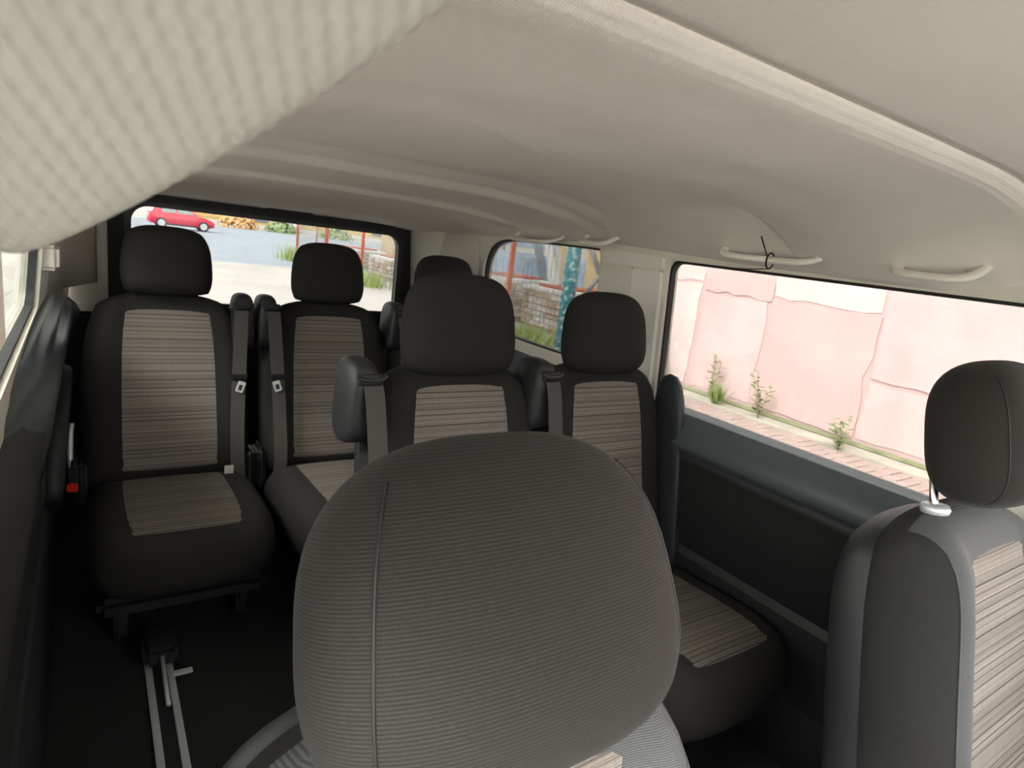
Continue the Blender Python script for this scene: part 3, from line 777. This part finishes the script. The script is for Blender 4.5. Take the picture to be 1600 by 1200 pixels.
# teal post and braced gate leaf at the end of the wall
tp = tag(empty('gate_post', (5.62, 7.45, GZ)), 'thick teal post with flaked paint seen through the quarter window', 'post')
obj('pipe', tube_me([(0, 0, 0), (0, 0, 3.0)], .115, 16), M['teal'], tp)
obj('cap', tube_me([(0, 0, 3.0), (0, 0, 3.03)], .125, 16), M['teal'], tp)
gt = tag(empty('gate_leaf', (5.60, 7.2, GZ)), 'grey steel gate brace meeting an upright beside the teal post', 'gate')
def bar(a, b, r, nm, mt=M['brace']): return obj(nm, tube_me([a, b], r, 8), mt, gt)
bar((.0, -.47, 0), (.0, -.47, 2.9), .022, 'upright')
bar((0, -.47, 1.5), (0, .1, .85), .035, 'brace'); bar((0, -.47, 1.5), (0, .1, 2.2), .04, 'brace')
bar((0, -.56, 0), (0, -.56, 2.0), .05, 'upright', M['leafdry'])

# stone stacks behind the fence
def stack(x, y, wx, wy, h, label, top=True, seed=0):
    rnd = random.Random(seed); e = tag(empty('stone_stack', (x, y, GZ)), label, 'stone stack', 'stone stacks in the yard')
    obj('pallet', box_me((0, 0, .06), (wx, wy, .12)), M['wood'], e)
    obj('core', box_me((.06, 0, .12+h/2), (wx-.2, wy-.16, h)), M['stone'][2], e)
    z = .12
    while z < h:
        hh = rnd.uniform(.09, .16)
        for face in (0, 1):
            ln = wy if face == 0 else wx; p = 0
            while p < ln-.05:
                l = min(rnd.uniform(.16, .42), ln-p)
                key = (round(l, 1), round(hh, 2), rnd.randrange(5))
                me = cached(('st',)+key, lambda: box_me((0, 0, 0), (.16, max(.1, key[0])-.012, key[1]-.012), .014, 1))
                if not me.materials: me.materials.append(M['stone'][key[2]])
                c = p+l/2-ln/2; j = rnd.uniform(-.02, .02)
                mw = T(-wx/2+j, c, z+hh/2) if face == 0 else T(c, -wy/2+j, z+hh/2) @ Matrix.Rotation(R(90), 4, 'Z')
                obj('stone', me, None, e, mw=mw); p += l
        z += hh
    if top:
        obj('cover_slab', box_me((0, 0, z+.05), (wx+.12, wy+.12, .10), .02), M['white'], e)
        obj('cover_slab', box_me((.05, .1, z+.13), (wx*.8, wy*.6, .05), .01), M['rust'], e)
    return e
stack(8.0, 10.35, 1.3, 1.5, .80, 'stone stack with white slab top behind the teal post', seed=1)
stack(8.0, 12.6, 1.3, 1.6, .80, 'stone stack behind the rusty post in the quarter window', seed=2)
stack(7.9, 8.45, 1.2, 1.5, .80, 'stone stack right of the teal post', seed=3)
stack(8.1, 16.6, 1.3, 1.8, .62, 'stone stack at the right edge of the tailgate window', seed=4)
stack(8.4, 20.5, 1.4, 2.0, .55, 'low stone stack behind the rear seat headrest in the tailgate window', seed=5)
stack(8.6, 25.5, 1.6, 2.2, .55, 'farthest stone stack by the street', seed=6)
# grass at the fence foot
def tuft(x, y, h, n, sp, label):
    rnd = random.Random(int(x*91+y*13)); V = []; F = []
    for k in range(n):
        p = Vector((rnd.gauss(0, sp*.4), rnd.gauss(0, sp), 0)); a = rnd.uniform(0, 6.28)
        d = Vector((math.cos(a)*.35, math.sin(a)*.35, 1))*h*rnd.uniform(.4, 1); s = d.cross(Vector((0, 0, 1))).normalized()*.014
        i = len(V); V.extend([p-s, p+s, p+d]); F.append((i, i+1, i+2))
    o = obj('grass_clump', mesh(V, F, False), M['leaf2'], loc=(x, y, GZ)); tag(o, label, 'grass', 'grass clumps by the fence'); return o
tuft(6.35, 9.3, .34, 500, .35, 'green grass clump below the quarter window stone stacks')
tuft(6.25, 18.0, .55, 400, .6, 'grass clump at the fence foot right of the rear headrest')
tuft(6.25, 26.0, .7, 400, .7, 'grass clump around the first rusty post by the street')
tuft(6.25, 22.0, .35, 300, .5, 'grass clump at the fence foot behind the rear headrest')
# yard clutter behind the stacks
def thing_box(name, c, s, mt, label, cat, rz=0, bevel=.02):
    e = tag(empty(name, (c[0], c[1], GZ), rz), label, cat); return e
cb = tag(empty('site_cabin', (12.5, 10.2, GZ)), 'dark grey site cabin with white window panel behind the stacks', 'cabin')
obj('body', box_me((0, 0, 1.4), (2.4, 3.6, 2.8), .03), M['greyp'], cb)
wv = obj('window', box_me((-1.22, .6, 1.75), (.06, 1.0, 1.0), .01), M['white'], cb)
obj('window_pane', box_me((-1.26, .6, 1.75), (.02, .84, .84)), M['pblue'], wv)
obj('panel', box_me((-1.22, -.9, 2.3), (.06, 1.6, .8), .01), M['white'], cb)
pn = obj('poster', box_me((-1.26, -.7, 2.35), (.02, .6, .4)), M['greyp'], cb)
cn = tag(empty('canopy', (11.5, 18.3, GZ)), 'blue peaked canopy over pale sheets in the yard', 'canopy')
obj('roof', mesh([(-1.1, -1.3, 2.0), (1.1, -1.3, 2.0), (1.1, 1.3, 2.0), (-1.1, 1.3, 2.0), (0, 0, 2.6)], [(0, 1, 4), (1, 2, 4), (2, 3, 4), (3, 0, 4), (3, 2, 1, 0)], False), M['blue'], cn)
obj('skirt', box_me((0, 0, 1.85), (2.2, 2.6, .3)), M['pblue'], cn)
for a in (-1, 1):
    for b in (-1, 1): obj('leg', box_me((a*1.05, b*1.25, .95), (.06, .06, 1.9)), M['brace'], cn)
for i, (x, y, w_, mt, lb) in enumerate(((10.2, 15.6, 1.3, 'pblue', 'pale blue wrapped pallet just beyond the rusty fence post'), (11.9, 14.4, 1.2, 'pblue', 'pale blue wrapped pallet behind the stone stacks'), (10.5, 22.0, 1.8, 'pblue', 'pale wrapped pallet behind the rear headrest'), (10.6, 25.2, 1.6, 'wood', 'brown crate load near the street'))):
    e = tag(empty('wrapped_pallet', (x, y, GZ)), lb, 'pallet')
    obj('load', box_me((0, 0, .85), (w_, w_, 1.4), .08, 3), M[mt], e); obj('pallet_base', box_me((0, 0, .07), (w_+.05, w_+.05, .14)), M['wood'], e)
for i, (x, y, lean, mt, lb) in enumerate(((9.6, 12.2, 18, 'wood', 'leaning timber plank nearest the cabin'), (9.7, 12.75, 25, 'white', 'white board leaning beside the timber plank'), (9.8, 13.3, 28, 'greyp', 'grey board leaning behind the stacks'), (9.8, 11.6, 4, 'wood', 'upright timber panel left of the teal post'))):
    o = obj('leaning_board', box_me((0, 0, 1.5), (.06, .30 if i < 3 else .7, 3.0), .008), M[mt], loc=(x, y, GZ)); o.rotation_euler.x = R(-lean); tag(o, lb, 'board', 'boards leaning in the yard')
wl = struct(obj('yard_wall', box_me((17, 20, GZ+1.6), (.3, 40, 3.2)), M['kerb']), 'pale wall at the back of the yard')

# ---- parked cars on the far side of the street
def car(x, y, rz, paint, label, L_=3.8, W_=1.66, H_=1.48):
    e = tag(empty('car', (x, y, GZ-.02), rz), label, 'car', 'cars across the street')
    # side profile stations along length: s, z_low, z_belt(top of body), half width
    st = [(-1.0, .34, .62, .70), (-.94, .26, .90, .90), (-.80, .22, .97, .97), (-.4, .20, .98, 1), (0, .20, .96, 1), (.35, .20, .94, 1), (.62, .22, .88, .98), (.84, .24, .76, .93), (.95, .28, .66, .84), (1.0, .36, .56, .66)]
    V = []; F = []; n = 8
    for s, zl, zb, hw in st:
        w2 = W_/2*hw; xx = s*L_/2
        for yy, zz in ((-w2*.9, zl), (-w2, zl+.12), (-w2, zl+(zb-zl)*.6), (-w2*.93, zb), (w2*.93, zb), (w2, zl+(zb-zl)*.6), (w2, zl+.12), (w2*.9, zl)): V.append((xx, yy, zz))
    for i in range(len(st)-1):
        for k in range(n): F.append((i*n+k, i*n+(k+1) % n, (i+1)*n+(k+1) % n, (i+1)*n+k))
    F.append(tuple(range(n))[::-1]); F.append(tuple((len(st)-1)*n+k for k in range(n)))
    obj('body', auto_smooth(mesh(V, F), 40), paint, e)
    # cabin: glass block with painted roof and pillars
    gh = [(-.86, .93, -.72, 1.36), (.47, .93, .12, 1.42)]
    prof = [(-.90, .95), (-.74, 1.36), (-.45, H_-.02), (.0, H_-.01), (.14, 1.42), (.50, .93)]
    V = []; F = []; np2 = len(prof)
    for sd in (-1, 1):
        for s, z in prof: V.append((s*L_/2, sd*W_/2*(.93-.16*(z-.93)/.5), z))
    for k in range(np2-1): F.append((k, k+1, np2+k+1, np2+k))
    F.append(tuple(range(np2))[::-1]); F.append(tuple(range(np2, 2*np2)))
    cb_ = obj('cabin', auto_smooth(mesh(V, F), 30), paint, e)
    for sd in (-1, 1):
        for a, b, tl, tr_ in ((-.62, -.20, -.55, -.20), (-.14, .38, -.14, .12)):
            P_ = [(a, .97), (b, .97), (tr_, 1.37), (tl, 1.37)]
            obj('side_window', mesh([(s*L_/2, sd*(W_/2*(.93-.16*(z-.93)/.5)+.008), z) for s, z in P_], [(0, 1, 2, 3)], False), M['car_glass'], cb_)
    def wp(pr): return [(s*L_/2+o_, sd*W_/2*.72, z) for (s, z, o_) in pr for sd in (-1, 1)]
    v = wp(((.19, 1.37, .02), (.46, .97, .02))); obj('windscreen', mesh(v, [(0, 1, 3, 2)], False), M['car_glass'], cb_)
    v = wp(((-.87, 1.0, -.02), (-.76, 1.32, -.02))); obj('rear_window', mesh(v, [(0, 1, 3, 2)], False), M['car_glass'], cb_)
    for wx in (-.62, .64):
        for sd in (-1, 1):
            wl_ = obj('wheel', cached('tyre', lambda: tube_me([(0, -.09, 0), (0, -.07, 0), (0, .07, 0), (0, .09, 0)], [.26, .31, .31, .26], 24)), M['tyre'], e, loc=(wx*L_/2, sd*(W_/2-.08), .31))
            obj('rim', cached('rim', lambda: rim_me()), M['alu'], wl_)
    for sd in (-1, 1):
        obj('headlight', pillow(.10, .18, .20, .6, .6, 4, N=8), M['white'], e, loc=(.93*L_/2, sd*W_/2*.66, .68))
        obj('tail_light', pillow(.06, .22, .14, .4, .4, 4, N=8), M['red_plastic'], e, loc=(-.95*L_/2, sd*W_/2*.74, .82))
        obj('mirror', pillow(.10, .13, .16, .6, .4, 4, N=8), paint, e, loc=(.36*L_/2, sd*(W_/2+.06), 1.0))
        obj('sill_strip', box_me((0, sd*W_/2*.985, .26), (L_*.42, .04, .08), .01), M['tyre'], e)
    return e
def rim_me():
    bm = bmesh.new()
    bmesh.ops.create_circle(bm, segments=20, radius=.21, cap_ends=True)
    for v in bm.verts: v.co = Vector((v.co.x, -.098, v.co.y))
    g = bm.faces[:]; r = bmesh.ops.extrude_face_region(bm, geom=g)
    for v in r['geom']:
        if isinstance(v, bmesh.types.BMVert): v.co.y = .098
    for k in range(5):
        a = 2*math.pi*k/5; add_box(bm, (math.cos(a)*.12, 0, math.sin(a)*.12), (.05, .21, .05))
    return bm_mesh(bm)
car(4.25, 46.0, R(0), M['red_car'], 'red hatchback parked across the street')
car(-.6, 50.5, R(4), M['white_car'], 'white car partly cut off at the tailgate window edge', 4.3, 1.75, 1.5)
# things along the far side of the street
fh = tag(empty('house', (22, 66, GZ)), 'yellow house front with white gate pillar far across the street', 'building')
obj('facade', box_me((0, 1, 2.2), (32, 2, 4.4)), M['yellow'], fh)
for i, x in enumerate((-13.5, -9, -2, 4, 9)):
    wd = obj('opening', box_me((x, -.02, 1.5), (2.2, .1, 1.7)), M['greyp'] if i % 2 else M['orange'], fh)
    obj('opening_frame', box_me((x, -.04, 2.4), (2.5, .1, .16)), M['white'], wd)
obj('pillar', box_me((-5.6, -.3, 1.3), (1.3, .6, 2.6), .05), M['white'], fh)
obj('pillar', box_me((-17.0, -.3, 1.3), (3.0, .6, 2.6), .05), M['white'], fh)
obj('base_strip', box_me((0, -.1, .2), (32, .2, .4)), M['white'], fh)
def bush(x, y, r, mt, label):
    rnd = random.Random(int(x*31+y)); V = []; F = []
    for k in range(420):
        a, b = rnd.uniform(0, 6.28), rnd.uniform(-.2, 1.5); d = Vector((math.cos(a)*math.cos(b), math.sin(a)*math.cos(b), math.sin(b)))
        p = Vector((d.x*r*1.5, d.y*r, d.z*r))*rnd.uniform(.7, 1.05); t = d.orthogonal().normalized(); u = d.cross(t); s = r*.16
        i = len(V); V.extend([p+t*s, p+u*s*.6, p-t*s, p-u*s*.6]); F.append((i, i+1, i+2, i+3))
    o = obj('bush', mesh(V, F, False), mt, loc=(x, y, GZ)); tag(o, label, 'bush', 'bushes across the street'); return o
bush(10.6, 61.5, 1.2, M['orange'], 'orange blossoming bush in front of the yellow house')
bush(14.4, 62.0, 1.1, M['leaf'], 'green bush between blossoms and white pillar')
bush(19.0, 60.5, 1.2, M['leaf2'], 'low green bush near the corner of the street')
bush(-9.5, 60.5, 2.2, M['leaf'], 'dark green bush far left across the street')
# hedge and wall on the left side, seen through the sliding door window
gw = struct(obj('garden_wall', box_me((-7.5, 16, GZ+.6), (.3, 44, 1.2)), M['kerb']), 'low pale wall left of the van')
bush(-11.5, 40, 2.0, M['leaf'], 'leafy bush behind the low wall left of the van')
bush(-11.5, 20, 2.0, M['leaf2'], 'light green bush behind the low wall, nearest the van')
